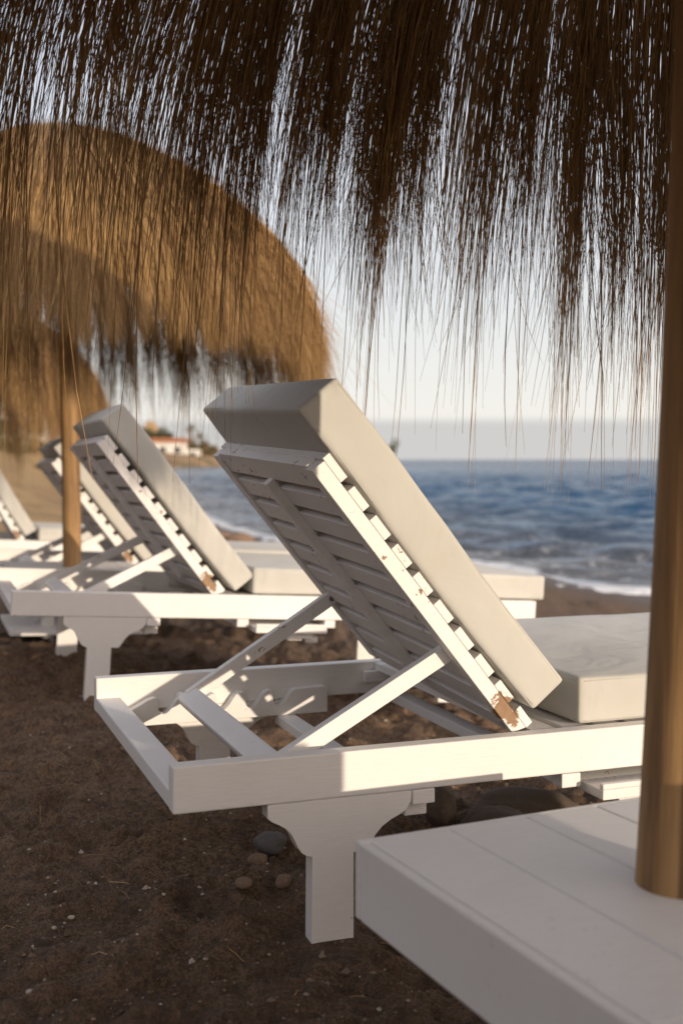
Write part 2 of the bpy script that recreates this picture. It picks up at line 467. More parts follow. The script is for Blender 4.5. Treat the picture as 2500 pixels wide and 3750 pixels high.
HANG = straw_mesh('thatch_fringe', 21000); HANG.materials.append(M['straw'])
COVER = straw_mesh('thatch_cover', 9000, K=5, seed=8, mode='cover'); COVER.materials.append(M['straw'])
def make_parasol():
    root = empty('thatched_parasol', (0, 0, 0))
    mb = MB(); n = 28; H = 2.2; rings = 26; vs = []; fs = []
    for i in range(rings):
        z = -.15 + (H + .15) * i / (rings - 1)
        for k in range(n):
            a = 2 * math.pi * k / n
            r = .0545 - .003 * (z / H) + .0016 * noise.noise(Vector((math.cos(a) * 1.2, math.sin(a) * 1.2, z * 2.0)))
            wob = .004 * math.sin(z * 2.3)
            vs.append((r * math.cos(a) + wob, r * math.sin(a), z))
    for i in range(rings - 1):
        for k in range(n): fs.append((i * n + k, i * n + (k + 1) % n, (i + 1) * n + (k + 1) % n, (i + 1) * n + k))
    mb.add(vs, fs, True); mb.build('pole', M['pole'], root)
    for k in range(8):
        a = 2 * math.pi * (k + .5) / 8
        pts = []
        for r, z in ((.05, 2.16), (.35, 2.06), (.62, 1.93), (.86, 1.72)):
            pts.append((r * math.cos(a), r * math.sin(a), z))
        MB().tube(pts, .014, 8).build('rib', M['pole'], root)
    # reed lining under the straw
    mb = MB(); vs = []; fs = []; n = 64; prof = [(.03, 2.225), (.30, 2.135), (.47, 2.055), (.62, 1.96), (.77, 1.845), (.88, 1.74)]
    for r, z in prof:
        for k in range(n):
            a = 2 * math.pi * k / n; rr = r * (1 + .03 * math.sin(k * 7.3)) if r > .8 else r
            vs.append((rr * math.cos(a), rr * math.sin(a), z))
    for i in range(len(prof) - 1):
        for k in range(n): fs.append((i * n + k, i * n + (k + 1) % n, (i + 1) * n + (k + 1) % n, (i + 1) * n + k))
    mb.add(vs, fs, True); o = mb.build('reed_lining', M['reed'], root)
    sm = o.modifiers.new('thick', 'SOLIDIFY'); sm.thickness = .008
    for nm, me in (('thatch_fringe', HANG), ('thatch_cover', COVER)):
        o = bpy.data.objects.new(nm, me); COL.objects.link(o); o.parent = root; o['kind'] = 'stuff'
    return root
GP = 'thatched parasols along the beach'
U1 = make_parasol(); U1.location = (.373, 1.314, -.02); U1.rotation_euler = (0, RAD(2.1), RAD(0))
tag(U1, 'near thatched parasol whose dark fringe fills the top, on the pole at right', 'parasol', GP)
U2 = copy_tree(U1); U2.location = (-1.152, 5.03, -.055); U2.rotation_euler = (0, RAD(-.5), RAD(-38))
U2.scale = (.985, .985, .985)
def slim(u):
    for c_ in children(u):
        if c_.name.split('.')[0] == 'pole': c_.scale = (.74, .74, 1)
slim(U2)
tag(U2, 'sunlit golden straw parasol on the left pole behind the second lounger', 'parasol', GP)
U3 = copy_tree(U1); U3.location = (-2.86, 8.75, -.22); U3.rotation_euler = (0, 0, RAD(244))
slim(U3)
tag(U3, 'farthest straw parasol, low at the left edge, its pole outside the picture', 'parasol', GP)

# ------------------------------------------------------------------ the ground
YS = np.array([-400, -60, -20, 0, 5, 11.4, 12.2, 14.2, 18.5, 23.5, 40, 80, 140, 190, 400])
XS = np.array([150, 40, 15, 7.0, 5.1, 2.95, 2.65, 1.95, -.80, -2.6, -6.2, -13.2, -20.5, -40, -150])
SEA = -.55
def shore(y): return np.interp(y, YS, XS)
def sstep(x, a, b):
    t = np.clip((x - a) / (b - a), 0, 1); return t * t * (3 - 2 * t)
def base_h(x, y):
    s = shore(y) - x
    h = np.where(s < 6.4, SEA + .086 * s, .0 + .012 * (s - 6.4))
    h = np.where(s < 0, SEA + .12 * s, h)
    h = np.minimum(h, .25 + 0 * h)
    # hump of sand the second lounger stands on
    h = h + .075 * np.exp(-(((x + .9) / 1.2) ** 2 + ((y - 4.0) / 1.1) ** 2))
    hill = .95 * sstep(y, 9.5, 28) * sstep(s, 1.8, 5.8) + .9 * sstep(y, 28, 60) * sstep(s, 2.0, 9.0) + sstep(s, 12, 42) * (1 - sstep(y, 50, 90)) * 11.0  # last term: unseen inland bank added to block the low sky at left
    return np.maximum(h, -4) + hill
def axis(lo, hi, f0, f1, st, g=1.09, mx=6.0):
    a = list(np.arange(f0, f1, st)); d = st; x = a[-1]
    while x < hi: d = min(d * g, mx); x += d; a.append(x)
    d = st; x = a[0]; b = []
    while x > lo: d = min(d * g, mx); x -= d; b.append(x)
    return np.array(b[::-1] + a)
gx = axis(-320, 320, -1.5, 1.3, .0125); gy = axis(-60, 420, 1.15, 4.3, .0125, 1.07)
GX, GY = np.meshgrid(gx, gy)
GZ = base_h(GX, GY)
def fbm(x, y, sc, oct_=4, seed=0.0):
    out = np.empty(x.shape)
    f = out.ravel(); xr = x.ravel(); yr = y.ravel()
    for i in range(f.size):
        f[i] = noise.fractal(Vector((xr[i] * sc + seed, yr[i] * sc, seed)), .9, 2.1, oct_)
    return out
near = (np.abs(GX) < 9) & (GY > -2) & (GY < 26)
d1 = np.zeros_like(GX); xs_, ys_ = GX[near], GY[near]
n1 = fbm(xs_, ys_, 1.6, 3, 3.1); n2 = fbm(xs_, ys_, 7.0, 4, 9.7); n3 = fbm(xs_, ys_, 26.0, 3, 1.7)
# trampled hollows
d1[near] = .030 * n1 + .042 * np.abs(n2) - .015 + .013 * n3
GZ = GZ + d1 * (1 - .75 * (base_h(GX, GY) > .9))
foot = np.random.default_rng(5)
for k in range(420):
    cx, cy = foot.uniform(-1.9, 1.7), foot.uniform(1.2, 6.0); a = foot.uniform(0, 6.28); la, lb = foot.uniform(.06, .13), foot.uniform(.03, .055); dp = foot.uniform(.008, .026)
    ux = (GX - cx) * math.cos(a) + (GY - cy) * math.sin(a); uy = -(GX - cx) * math.sin(a) + (GY - cy) * math.cos(a)
    q = (ux / la) ** 2 + (uy / lb) ** 2
    m_ = q < 9
    GZ[m_] += (-dp * np.exp(-q[m_]) + dp * .55 * np.exp(-(q[m_] - 2.4) ** 2))
# sand pressed flat and level round the feet of the nearest lounger
for (lx, ly) in ((.263, .016), (.263, W - .016), (LEN - .31, .016), (LEN - .31, W - .016)):
    p_ = L1.matrix_basis @ Vector((lx, ly, 0)); q = ((GX - p_.x) ** 2 + (GY - p_.y) ** 2) / .085 ** 2; k_ = np.exp(-q * q)
    GZ = GZ * (1 - k_) + k_ * .003
def ground_z(x, y):
    i = min(max(np.searchsorted(gx, x) - 1, 0), len(gx) - 2); j = min(max(np.searchsorted(gy, y) - 1, 0), len(gy) - 2)
    a = (x - gx[i]) / (gx[i + 1] - gx[i]); b_ = (y - gy[j]) / (gy[j + 1] - gy[j])
    return float((GZ[j, i] * (1 - a) + GZ[j, i + 1] * a) * (1 - b_) + (GZ[j + 1, i] * (1 - a) + GZ[j + 1, i + 1] * a) * b_)
def grid_mesh(name, X, Y, Z):
    ny, nx = X.shape
    v = np.stack([X, Y, Z], -1).reshape(-1, 3)
    i = np.arange(nx - 1)[None, :] + (np.arange(ny - 1) * nx)[:, None]
    f = np.stack([i, i + 1, i + nx + 1, i + nx], -1).reshape(-1, 4)
    me = bpy.data.meshes.new(name)
    me.vertices.add(len(v)); me.vertices.foreach_set('co', v.astype(np.float32).ravel())
    me.loops.add(f.size); me.loops.foreach_set('vertex_index', f.astype(np.int32).ravel())
    me.polygons.add(len(f)); me.polygons.foreach_set('loop_start', (np.arange(len(f)) * 4).astype(np.int32))
    me.polygons.foreach_set('loop_total', np.full(len(f), 4, np.int32))
    me.polygons.foreach_set('use_smooth', np.ones(len(f), bool))
    me.update(); me.validate(); return me
me = grid_mesh('sand', GX, GY, GZ)
sb = shore(GY) - GX
at = me.attributes.new('inland', 'FLOAT', 'POINT'); at.data.foreach_set('value', sb.astype(np.float32).ravel())
m, nt, b = new_mat('dark_sand'); v = objc(nt)
fine = noise_n(nt, v, 210, 3, .75); mid = noise_n(nt, v, 18, 5, .6); big = noise_n(nt, v, 2.2, 4, .6, .5)
sand = ramp(nt, mid, [(.3, (.10, .056, .029)), (.52, (.225, .137, .079)), (.8, (.36, .23, .138))])
sand = mix(nt, ramp(nt, big, [(.35, 0.0), (.7, .55)]), sand, (.28, .172, .092))
vor = nt.nodes.new('ShaderNodeTexVoronoi'); vor.inputs['Scale'].default_value = 90; nt.links.new(v, vor.inputs['Vector'])
speck = mth(nt, 'MULTIPLY', ramp(nt, vor.outputs['Distance'], [(.16, 1.0), (.24, 0.0)]), ramp(nt, noise_n(nt, v, 33, 2, .5), [(.50, 0.0), (.58, .9)]))
sand = mix(nt, speck, sand, (.30, .22, .15))
sand = mix(nt, ramp(nt, fine, [(.38, .75), (.56, 0.0)]), sand, (.035, .022, .015))
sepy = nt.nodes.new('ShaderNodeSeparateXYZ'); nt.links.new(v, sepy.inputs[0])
fore_dark = ramp(nt, mth(nt, 'ADD', mth(nt, 'MULTIPLY', sepy.outputs['Y'], .2), mth(nt, 'MULTIPLY', big, .35)), [(.44, 1.0), (.66, 0.0)])  # sand gets darker toward the foreground, with noise
sand = mix(nt, mth(nt, 'MULTIPLY', fore_dark, .58), sand, (.060, .033, .017))
attn = nt.nodes.new('ShaderNodeAttribute'); attn.attribute_name = 'inland'
wet = mth(nt, 'MULTIPLY', mth(nt, 'SUBTRACT', 1.6, mth(nt, 'ADD', attn.outputs['Fac'], mth(nt, 'MULTIPLY', big, .8))), 1.0)
wet = mth(nt, 'MINIMUM', mth(nt, 'MAXIMUM', wet, 0.0), 1.0)
sand = mix(nt, mth(nt, 'MULTIPLY', wet, .6), sand, (.060, .042, .032))
# dry grass slope beyond the beach
sep = nt.nodes.new('ShaderNodeSeparateXYZ'); nt.links.new(v, sep.inputs[0])
hm = mth(nt, 'MULTIPLY', ramp(nt, mth(nt, 'MULTIPLY', sep.outputs['Y'], .01), [(.095, 0.0), (.13, 1.0)]), ramp(nt, mth(nt, 'MULTIPLY', attn.outputs['Fac'], .1), [(.20, 0.0), (.38, 1.0)]))
gr = noise_n(nt, v, 1.1, 5, .65, .5, sc=(1, 1.6, 1)); grass = ramp(nt, gr, [(.33, (.17, .14, .055)), (.47, (.42, .27, .115)), (.7, (.56, .37, .17))])
sand = mix(nt, hm, sand, grass)
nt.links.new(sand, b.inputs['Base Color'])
nt.links.new(mth(nt, 'SUBTRACT', .95, mth(nt, 'MULTIPLY', wet, .45)), b.inputs['Roughness'])
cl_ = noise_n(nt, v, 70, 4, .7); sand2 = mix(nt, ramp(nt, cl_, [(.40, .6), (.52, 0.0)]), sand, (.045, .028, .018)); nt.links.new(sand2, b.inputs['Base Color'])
hh = mth(nt, 'ADD', mth(nt, 'ADD', mid, mth(nt, 'MULTIPLY', cl_, .7)), mth(nt, 'MULTIPLY', fine, .35))
bump(nt, b, hh, 1.0, .020)
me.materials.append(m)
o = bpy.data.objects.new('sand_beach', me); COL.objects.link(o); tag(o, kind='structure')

# ------------------------------------------------------------------ the sea
dist = np.concatenate([np.geomspace(7.0, 260, 560), np.geomspace(275, 9000, 60)])
ang = np.linspace(RAD(-42), RAD(88), 420)
D, A = np.meshgrid(dist, ang, indexing='ij')
WX, WY = D * np.sin(A), D * np.cos(A)
g = np.random.default_rng(11); WZ = np.zeros_like(D)
fade = 1 - sstep(D, 60, 240)
wd = (-.45, -.89)      # swell comes in from the open sea
for i in range(34):
    lam = 10 ** g.uniform(math.log10(.40), math.log10(3.2)); a = g.normal(0, .30); dx = wd[0] * math.cos(a) - wd[1] * math.sin(a); dy = wd[0] * math.sin(a) + wd[1] * math.cos(a)
    k = 2 * math.pi / lam; amp = .0150 * lam ** .7
    res = np.clip(1.6 - D / (lam * 55), 0, 1)
    ph = k * (WX * dx + WY * dy) + g.uniform(0, 6.28)
    WZ += amp * res * (2 * ((np.sin(ph) + 1) / 2) ** 1.6 - .9)
sd = WX - shore(WY)          # distance out from the waterline
shallow = sstep(sd, .0, 3.5) * .8 + .2
WZ = WZ * shallow * fade
# two low breakers running along the shore
nn = np.sin(WY * .35) * .5 + np.sin(WY * .9 + 1) * .25
for c0, am, wi in ((1.7, .07, .32), (3.9, .075, .5), (7.5, .06, .8)):
    WZ += am * np.exp(-((sd - c0 - nn * .6) / wi) ** 2) * (.65 + .35 * np.sin(WY * .6 + c0)) * (D < 120)
me = grid_mesh('sea', WX, WY, SEA + WZ)
at = me.attributes.new('offshore', 'FLOAT', 'POINT'); at.data.foreach_set('value', sd.astype(np.float32).ravel())
m, nt, b = new_mat('sea_water'); v = objc(nt)
attn = nt.nodes.new('ShaderNodeAttribute'); attn.attribute_name = 'offshore'
bigw = noise_n(nt, v, .35, 3, .6, sc=(1, .6, 1))
deep = mix(nt, bigw, (.014, .070, .150), (.028, .100, .20))
shal = mth(nt, 'MINIMUM', mth(nt, 'MAXIMUM', mth(nt, 'MULTIPLY', attn.outputs['Fac'], .09), 0.0), 1.0)
far_ = mth(nt, 'MINIMUM', mth(nt, 'MAXIMUM', mth(nt, 'MULTIPLY', mth(nt, 'SUBTRACT', attn.outputs['Fac'], 15.0), .012), 0.0), .8)
deep = mix(nt, far_, deep, (.010, .045, .105))
wc = mix(nt, shal, (.11, .105, .10), deep)
fn = noise_n(nt, v, 3.2, 5, .7, .8); fn2 = noise_n(nt, v, .8, 3, .6, 1.0)
edge = mth(nt, 'ADD', attn.outputs['Fac'], mth(nt, 'MULTIPLY', mth(nt, 'SUBTRACT', fn2, .5), .55))
foam1 = ramp(nt, mth(nt, 'MULTIPLY', edge, .5), [(.20, 1.0), (.27, 0.0)])
foam2 = mth(nt, 'MULTIPLY', ramp(nt, fn, [(.55, 0.0), (.65, 1.0)]), ramp(nt, mth(nt, 'MULTIPLY', attn.outputs['Fac'], .05), [(.06, .6), (.28, 0.0)]))
foam = mth(nt, 'MAXIMUM', foam1, foam2)
wc = mix(nt, foam, wc, (.75, .76, .76))
rt2 = nt.nodes.new('ShaderNodeMapping'); rt2.inputs['Rotation'].default_value = (0, 0, RAD(25)); nt.links.new(v, rt2.inputs[0])
stk = noise_n(nt, rt2.outputs[0], 2.4, 5, .65, .3, sc=(.25, 1, 1))
wc = mix(nt, ramp(nt, stk, [(.50, 0.0), (.62, .62)]), wc, (.27, .37, .48))
nt.links.new(wc, b.inputs['Base Color'])
nt.links.new(mth(nt, 'ADD', .22, mth(nt, 'MULTIPLY', foam, .6)), b.inputs['Roughness'])
b.inputs['IOR'].default_value = 1.33; nt.links.new(mth(nt, 'SUBTRACT', .26, mth(nt, 'MULTIPLY', far_, .22)), b.inputs['Specular IOR Level'])
rt_ = nt.nodes.new('ShaderNodeMapping'); rt_.inputs['Rotation'].default_value = (0, 0, RAD(25)); nt.links.new(v, rt_.inputs[0]); rv = rt_.outputs[0]
w1 = noise_n(nt, rv, 3.4, 5, .6, .3, sc=(.45, 1, 1)); w2 = noise_n(nt, rv, .9, 4, .6, .3, sc=(.4, 1, 1))
bump(nt, b, mth(nt, 'ADD', w1, mth(nt, 'MULTIPLY', w2, 1.6)), 1.0, .16)
me.materials.append(m)
o = bpy.data.objects.new('sea', me); COL.objects.link(o); tag(o, kind='structure')

# ------------------------------------------------------------------ headland across the bay
hx = np.linspace(-90, 22, 150); hy = np.linspace(178, 420, 60)
HX, HY = np.meshgrid(hx, hy)
front = 181 + np.clip((HX + 26) / 46, 0, 1) ** 1.3 * 195
ins = sstep(HY - front, -2, 16) * sstep(22 - HX, 0, 9)
hn = fbm(HX, HY, .035, 4, 5.0)
HZ = SEA - .6 + ins * (2.3 + .8 * hn) + sstep(-HX, 15, 60) * ins * 3.5
me = grid_mesh('headland', HX, HY, HZ)
m, nt, b = new_mat('headland_earth'); v = objc(nt)
c = ramp(nt, noise_n(nt, v, .22, 5, .6), [(.35, (.09, .085, .04)), (.5, (.26, .17, .09)), (.7, (.36, .25, .15))])
nt.links.new(c, b.inputs['Base Color']); b.inputs['Roughness'].default_value = .95
me.materials.append(m); o = bpy.data.objects.new('headland', me); COL.objects.link(o); tag(o, kind='structure')

def pm(name, col, rough=.8, var=.25, sc=3.0):
    m, nt, b = new_mat(name); v = objc(nt); n_ = noise_n(nt, v, sc, 4, .6)
    nt.links.new(mix(nt, n_, col, tuple(x * (1 - var) for x in col)), b.inputs['Base Color']); b.inputs['Roughness'].default_value = rough; return m
M['wall'] = pm('white_render', (.78, .75, .70)); M['tile'] = pm('clay_tile', (.36, .15, .08)); M['glass'] = pm('dark_glass', (.05, .06, .07), .2)
M['tower'] = pm('ochre_stone', (.46, .31, .17)); M['leaf'] = pm('leaf', (.075, .095, .04), .7, .5, 1.5); M['palm'] = pm('palm_frond', (.16, .13, .06), .7, .4, 2.); M['bark'] = pm('bark', (.20, .13, .08), .9)
M['dull'] = pm('dull_leaf', (.15, .14, .06), .8, .4, 1.0); M['shrubleaf'] = pm('shrub_leaf', (.20, .15, .07), .8, .4, 1.0)
def px(x, y, d):   # point at depth d seen at the given place in the photograph (1568 wide)
    return Vector(((x - 784) / 2702 * d, d, CAMZ - (y - 1055) / 2702 * d))

# the long white house with a tile roof
def make_house(name, x0, x1, d, z0, h, depth, roof=True, win=4, floors=1):
    w = (x1 - x0); root = empty(name, (x0, d, z0))
    MB().box(0, w, 0, depth, 0, h).build('wall', M['wall'], root)
    if roof:
        MB().prism([(-.3, h + .003), (w + .3, h + .003), (w - .2, h + .8), (.2, h + .8)], -.3, depth + .3).build('roof', M['tile'], root)
    for k in range(win):
        for q in range(floors):
            xc = w * (k + .5) / win; z = h * (q + .35) / floors
            f = MB().box(xc - .5, xc + .5, -.05, -.002, z, z + h * .38 / floors).build('window', M['glass'], root)
            MB().box(xc - .6, xc + .6, -.12, -.052, z - .08, z - .01).build('sill', M['wall'], f)
    return root
h1 = make_house('beach_house', -39.0, px(425, 0, 200).x, 200, .9, 2.75, 9, True, 5)
tag(h1, 'long white house with a red tile roof on the far shore', 'house')
h2 = make_house('annex', px(426, 0, 200).x, px(458, 0, 200).x, 200.4, .7, 1.75, 6, False, 1)
tag(h2, 'low flat white outbuilding at the right end of the red roofed house', 'house')
# ochre tower behind
rt = empty('stone_tower', (px(347, 0, 215).x, 215, 1.0))
MB().prism([(-1.2, 0), (1.2, 0), (1.15, 5.4), (.5, 6.6), (-.4, 6.9), (-1.05, 6.2)], 0, 2.4).build('tower_body', M['tower'], rt, .1)
MB().box(-.35, .35, -.05, -.002, 3.4, 4.6).build('window', M['glass'], rt)
tag(rt, 'ochre stone tower rising behind the red tile roof', 'tower')
h3 = make_house('hillside_house', -17.2, -14.4, 58, 1.3, 2.0, 4, False, 2)
tag(h3, 'small white house low on the hillside, behind the far parasol fringe', 'house')
h4 = make_house('hillside_house', -21.0, -18.6, 66, 1.5, 2.6, 4, False, 2, 2)
tag(h4, 'taller white house on the hillside, at the left edge behind the straw', 'house')

def make_tree(name, base, h, w, mat, seed, nleaf=900, leaf=.28, trunk_h=.35, blobs=6):
    g = random.Random(seed); root = empty(name, base)
    tr = MB(); tr.tube([(0, 0, -.3), (g.uniform(-.1, .1) * w, 0, h * trunk_h), (g.uniform(-.1, .1) * w, 0, h * .7)], [h * .05, h * .035, h * .012], 8)
    for k in range(4):
        a = g.uniform(0, 6.28); tr.tube([(0, 0, h * trunk_h * .8), (math.cos(a) * w * .3, math.sin(a) * w * .3, h * g.uniform(.55, .8))], [h * .02, h * .006], 6)
    tr.build('trunk', M['bark'], root)
    cr = MB(); cs = []
    for k in range(blobs):
        a = g.uniform(0, 6.28); rr = g.uniform(0, .33) * w
        cs.append((Vector((rr * math.cos(a), rr * math.sin(a), h * g.uniform(trunk_h + .1, .88))), g.uniform(.16, .28) * w))
    for k in range(nleaf):
        c, r = g.choice(cs); d = Vector((g.gauss(0, 1), g.gauss(0, 1), g.gauss(0, .8))); d = d.normalized() * r * g.uniform(.55, 1.08)
        p = c + d; n = Vector((g.gauss(0, 1), g.gauss(0, 1), g.gauss(0, 1))).normalized(); t = n.orthogonal().normalized(); q = n.cross(t)
        s_ = leaf * g.uniform(.5, 1.2)
        cr.add([p - t * s_ * .5, p + q * s_ * .28, p + t * s_ * .5, p - q * s_ * .28], [(0, 1, 2, 3)])
    cr.build('crown', mat, root); return root
def make_palm(base, h, seed):
    g = random.Random(seed); root = empty('palm_tree', base)
    MB().tube([(0, 0, -.3), (.1, 0, h * .5), (0, 0, h)], [.3, .22, .2], 8).build('trunk', M['bark'], root)
    cr = MB()
    for k in range(34):
        a = g.uniform(0, 6.28); el = g.uniform(-.5, 1.2); L = g.uniform(1.3, 2.0)
        d = Vector((math.cos(a), math.sin(a), 0)); side = Vector((-d.y, d.x, 0)); prev = None
        for j in range(9):
            t = j / 8; p = Vector((0, 0, h)) + d * (L * t * math.cos(el * (1 - t * .4))) + Vector((0, 0, L * (math.sin(el) * t - .75 * t * t)))
            if prev is not None:
                w_ = .34 * (1 - t) + .06
                for s_ in (-1, 1):
                    for q in (0, .5):
                        m_ = prev.lerp(p, q)
                        cr.add([m_, m_.lerp(p, .35), m_ + side * s_ * w_ + Vector((0, 0, -.25 * w_)) + d * .12], [(0, 1, 2)])
            prev = p
    cr.build('crown', M['palm'], root); return root
for x, top, lab in ((440, 974, 'left and taller of the two palms right of the white house'), (461, 992, 'right and lower of the two palms beside the white house')):
    p = px(x, 1040, 206); o = make_palm((p.x, p.y, .9), px(0, top + 6, 206).z - .9, int(x)); tag(o, lab, 'palm tree', 'palms on the far shore')
TR = [(330, 985, 4.0, 4.5, 'leaf', 'dark tree just left of the ochre tower', 212), (369, 984, 4.0, 3.2, 'leaf', 'dark green tree rising between the tower and the roof', 212), (385, 994, 3.2, 3.0, 'leaf', 'lower dark tree behind the right part of the red roof', 213),
      (437, 1012, 3.2, 3.2, 'palm', 'brown bushy tree at the right end of the white house', 205), (452, 1010, 3.6, 4.2, 'palm', 'golden brown bush under the right palm on the far shore', 204), (476, 1012, 3.2, 3.2, 'shrubleaf', 'rounded bush right of the palms on the far shore', 204), (490, 1024, 2.6, 3.2, 'shrubleaf', 'last low bush toward the water on the far shore', 206)]
for k, (x, top, h, w, mt, lab, d) in enumerate(TR):
    p = px(x, top, d); o = make_tree('tree' if mt == 'leaf' else 'bush', (p.x, d, p.z - h), h, w, M[mt], 50 + k, 700, .5, .25); tag(o, lab, 'tree' if mt == 'leaf' else 'bush', 'trees on the far shore')
p = px(896, 1020, 372); o = make_tree('tree', (p.x, 372, .6), p.z - .6 + 1.2, 6.0, M['leaf'], 77, 900, .6, .2); tag(o, 'lone dark tree on the tip of the headland, just above the cushion edge', 'tree')
for k, (x, d, h, w) in enumerate(((30, 44, .45, 1.6), (75, 50, .5, 1.8), (118, 41, .35, 1.3), (215, 56, .5, 1.8), (20, 58, .7, 2.4), (150, 66, .8, 2.4))):
    X = (x - 784) / 2702 * d
    o = make_tree('shrub', (X, d, float(base_h(np.array(X), np.array(d))) - .05), h, w, M['shrubleaf'] if k % 2 else M['dull'], 90 + k, 500, .22, .15)
    tag(o, ['low dark shrub on the hillside at the left edge', 'straw coloured shrub halfway up the hillside', 'small dark shrub low on the hillside left of the pole', 'straw coloured shrub on the hillside right of the left pole', 'large dark shrub near the hilltop at the left edge', 'large straw coloured shrub near the hilltop behind the left pole'][k], 'shrub', 'shrubs on the hillside')

# ------------------------------------------------------------------ stones
def stone_mesh(name, sx, sy, sz, seed, mat, sub=4, rough=.12):
    bm = bmesh.new(); bmesh.ops.create_icosphere(bm, subdivisions=sub, radius=1.0)
    o_ = Vector((seed * 3.7, seed * 1.3, 0))
    for v in bm.verts:
        n = v.co.normalized(); k = 1 + rough * 2.0 * noise.noise(n * 1.1 + o_) + rough * .5 * noise.noise(n * 3.3 + o_)
        c = n * k; v.co = Vector((c.x * sx, c.y * sy, c.z * sz))
    for f in bm.faces: f.smooth = True
    me = bpy.data.meshes.new(name); bm.to_mesh(me); bm.free(); me.materials.append(mat); return me
def smat(name, a, b_, sc=14):
    m, nt, b = new_mat(name); v = objc(nt); n_ = noise_n(nt, v, sc, 5, .65); sp = noise_n(nt, v, 160, 3, .6)
    c = mix(nt, n_, a, b_); c = mix(nt, ramp(nt, sp, [(.58, 0.0), (.7, .4)]), c, tuple(x * 1.9 for x in b_))
    nt.links.new(c, b.inputs['Base Color']); b.inputs['Roughness'].default_value = .9; bump(nt, b, mth(nt, 'ADD', n_, mth(nt, 'MULTIPLY', sp, .3)), .7, .006); return m
M['s_dark'] = smat('brown_stone', (.085, .060, .044), (.150, .110, .080)); M['s_grey'] = smat('grey_stone', (.09, .085, .085), (.14, .13, .125)); M['s_tan'] = smat('tan_stone', (.15, .095, .062), (.24, .165, .11)); M['s_pale'] = smat('pale_stone', (.36, .30, .23), (.52, .45, .37))
def stone(x, y, sx, sy, sz, mat, seed, label, rz=0, sink=.35, group='stones on the dark sand', name='stone', cat='stone', tilt=0):
    o = bpy.data.objects.new(name, stone_mesh(name, sx, sy, sz, seed, M[mat], 4 if sx > .03 else 2)); COL.objects.link(o)
    o.location = (x, y, ground_z(x, y) + sz * (1 - 2 * sink)); o.rotation_euler = (tilt, 0, rz); tag(o, label, cat, group); return o
def gp(x, y): # ground point below a pixel
    return (x - 784) / 2702 * CAMZ / ((y - 1055) / 2702), CAMZ / ((y - 1055) / 2702)
stone(.225, 2.66, .036, .055, .050, 's_dark', 1, 'upright brown stone beside the bracket of the near leg, under the rail', .2, .2)
stone(.345, 2.62, .088, .06, .050, 's_dark', 2, 'rounded brown stone in front of the largest one, above the table edge', .35, .25)
stone(.445, 2.79, .135, .07, .060, 's_dark', 3, 'largest, long smooth brown stone half buried under the near lounger', -.15, .3)
stone(.66, 2.75, .10, .06, .045, 's_dark', 4, 'brown stone partly behind the tray and the pole, under the near lounger', .1, .3)
stone(-.147, 2.40, .036, .028, .024, 's_grey', 5, 'smooth grey stone left of the near lounger bracket', .1, .25)
stone(-.166, 2.30, .022, .018, .014, 's_tan', 6, 'reddish brown stone just below the smooth grey stone', .5, .2)
stone(-.108, 2.17, .020, .017, .014, 's_tan', 7, 'light brown angular stone beside the near leg', 1.1, .2)
stone(-.180, 2.13, .018, .014, .011, 's_tan', 8, 'flat brown stone left of the light brown angular one', .3, .2)
stone(-1.45, 16.6, .20, .14, .10, 's_tan', 9, 'larger pale boulder at the water edge between the two raised backs', 0, .3)
stone(-1.80, 17.2, .24, .16, .09, 's_tan', 10, 'smaller brown boulder left of the pale one at the water edge', 0, .3)
stone(-.20, 4.05, .045, .035, .03, 's_tan', 12, 'round brown stone on the sand behind the far prop arm', 0, .25)
peb = [(427, 1996, 8, 11), (581, 1888, 7, 9), (526, 1876, 7, 5), (197, 1883, 6, 5), (278, 1917, 10, 6), (230, 1957, 9, 5), (58, 1980, 9, 6), (101, 2026, 8, 4), (276, 2034, 7, 5), (113, 2141, 14, 8), (118, 2062, 9, 10), (154, 2102, 16, 10), (14, 2086, 9, 9), (370, 2115, 10, 7), (55, 2304, 17, 12), (161, 2314, 13, 10), (640, 1960, 7, 6), (652, 1945, 6, 5), (610, 2018, 6, 5), (505, 1895, 5, 4), (330, 1925, 5, 4), (470, 1905, 5, 5), (255, 2200, 6, 5), (120, 2262, 7, 6), (340, 2240, 7, 5), (430, 2255, 6, 5), (680, 2060, 5, 4), (515, 2030, 5, 4)]
for k, (x, y, w, h) in enumerate(peb):
    X, Y = gp(x, y + h / 2); s_ = w / 2702 * Y * .55
    stone(X, Y, s_, s_ * .8, s_ * .62, 's_pale' if k % 4 else 's_tan', 20 + k, 'small pale pebble lying alone on the dark sand in the foreground', rnd.uniform(0, 3), .25, 'pale pebbles on the foreground sand', 'pebble', 'pebble')
# uncountable grit
mb = MB(); g = random.Random(4)
for k in range(8500):
    y = 1.2 + 3.6 * g.random() ** 1.4; x = g.uniform(-.34, .36) * y * (1.0) + g.uniform(-.1, .1); s_ = g.choice([.0016, .0022, .0030, .0042]) * g.uniform(.7, 1.3)
    if g.random() < .04: s_ *= 1.8
    z = ground_z(x, y) + s_ * .3
    vs = [Vector((g.uniform(.7, 1.2) * s_ * a, g.uniform(.6, 1.0) * s_ * b_, g.uniform(.5, .9) * s_ * c)) for a, b_, c in ((1, 0, 0), (-1, 0, 0), (0, 1, 0), (0, -1, 0), (0, 0, 1), (0, 0, -1))]
    r = Matrix.Rotation(g.uniform(0, 3), 3, 'Z')
    mb.add([r @ v + Vector((x, y, z)) for v in vs], [(0, 2, 4), (2, 1, 4), (1, 3, 4), (3, 0, 4), (2, 0, 5), (1, 2, 5), (3, 1, 5), (0, 3, 5)])
m, nt, b = new_mat('grit'); geo = nt.nodes.new('ShaderNodeNewGeometry')
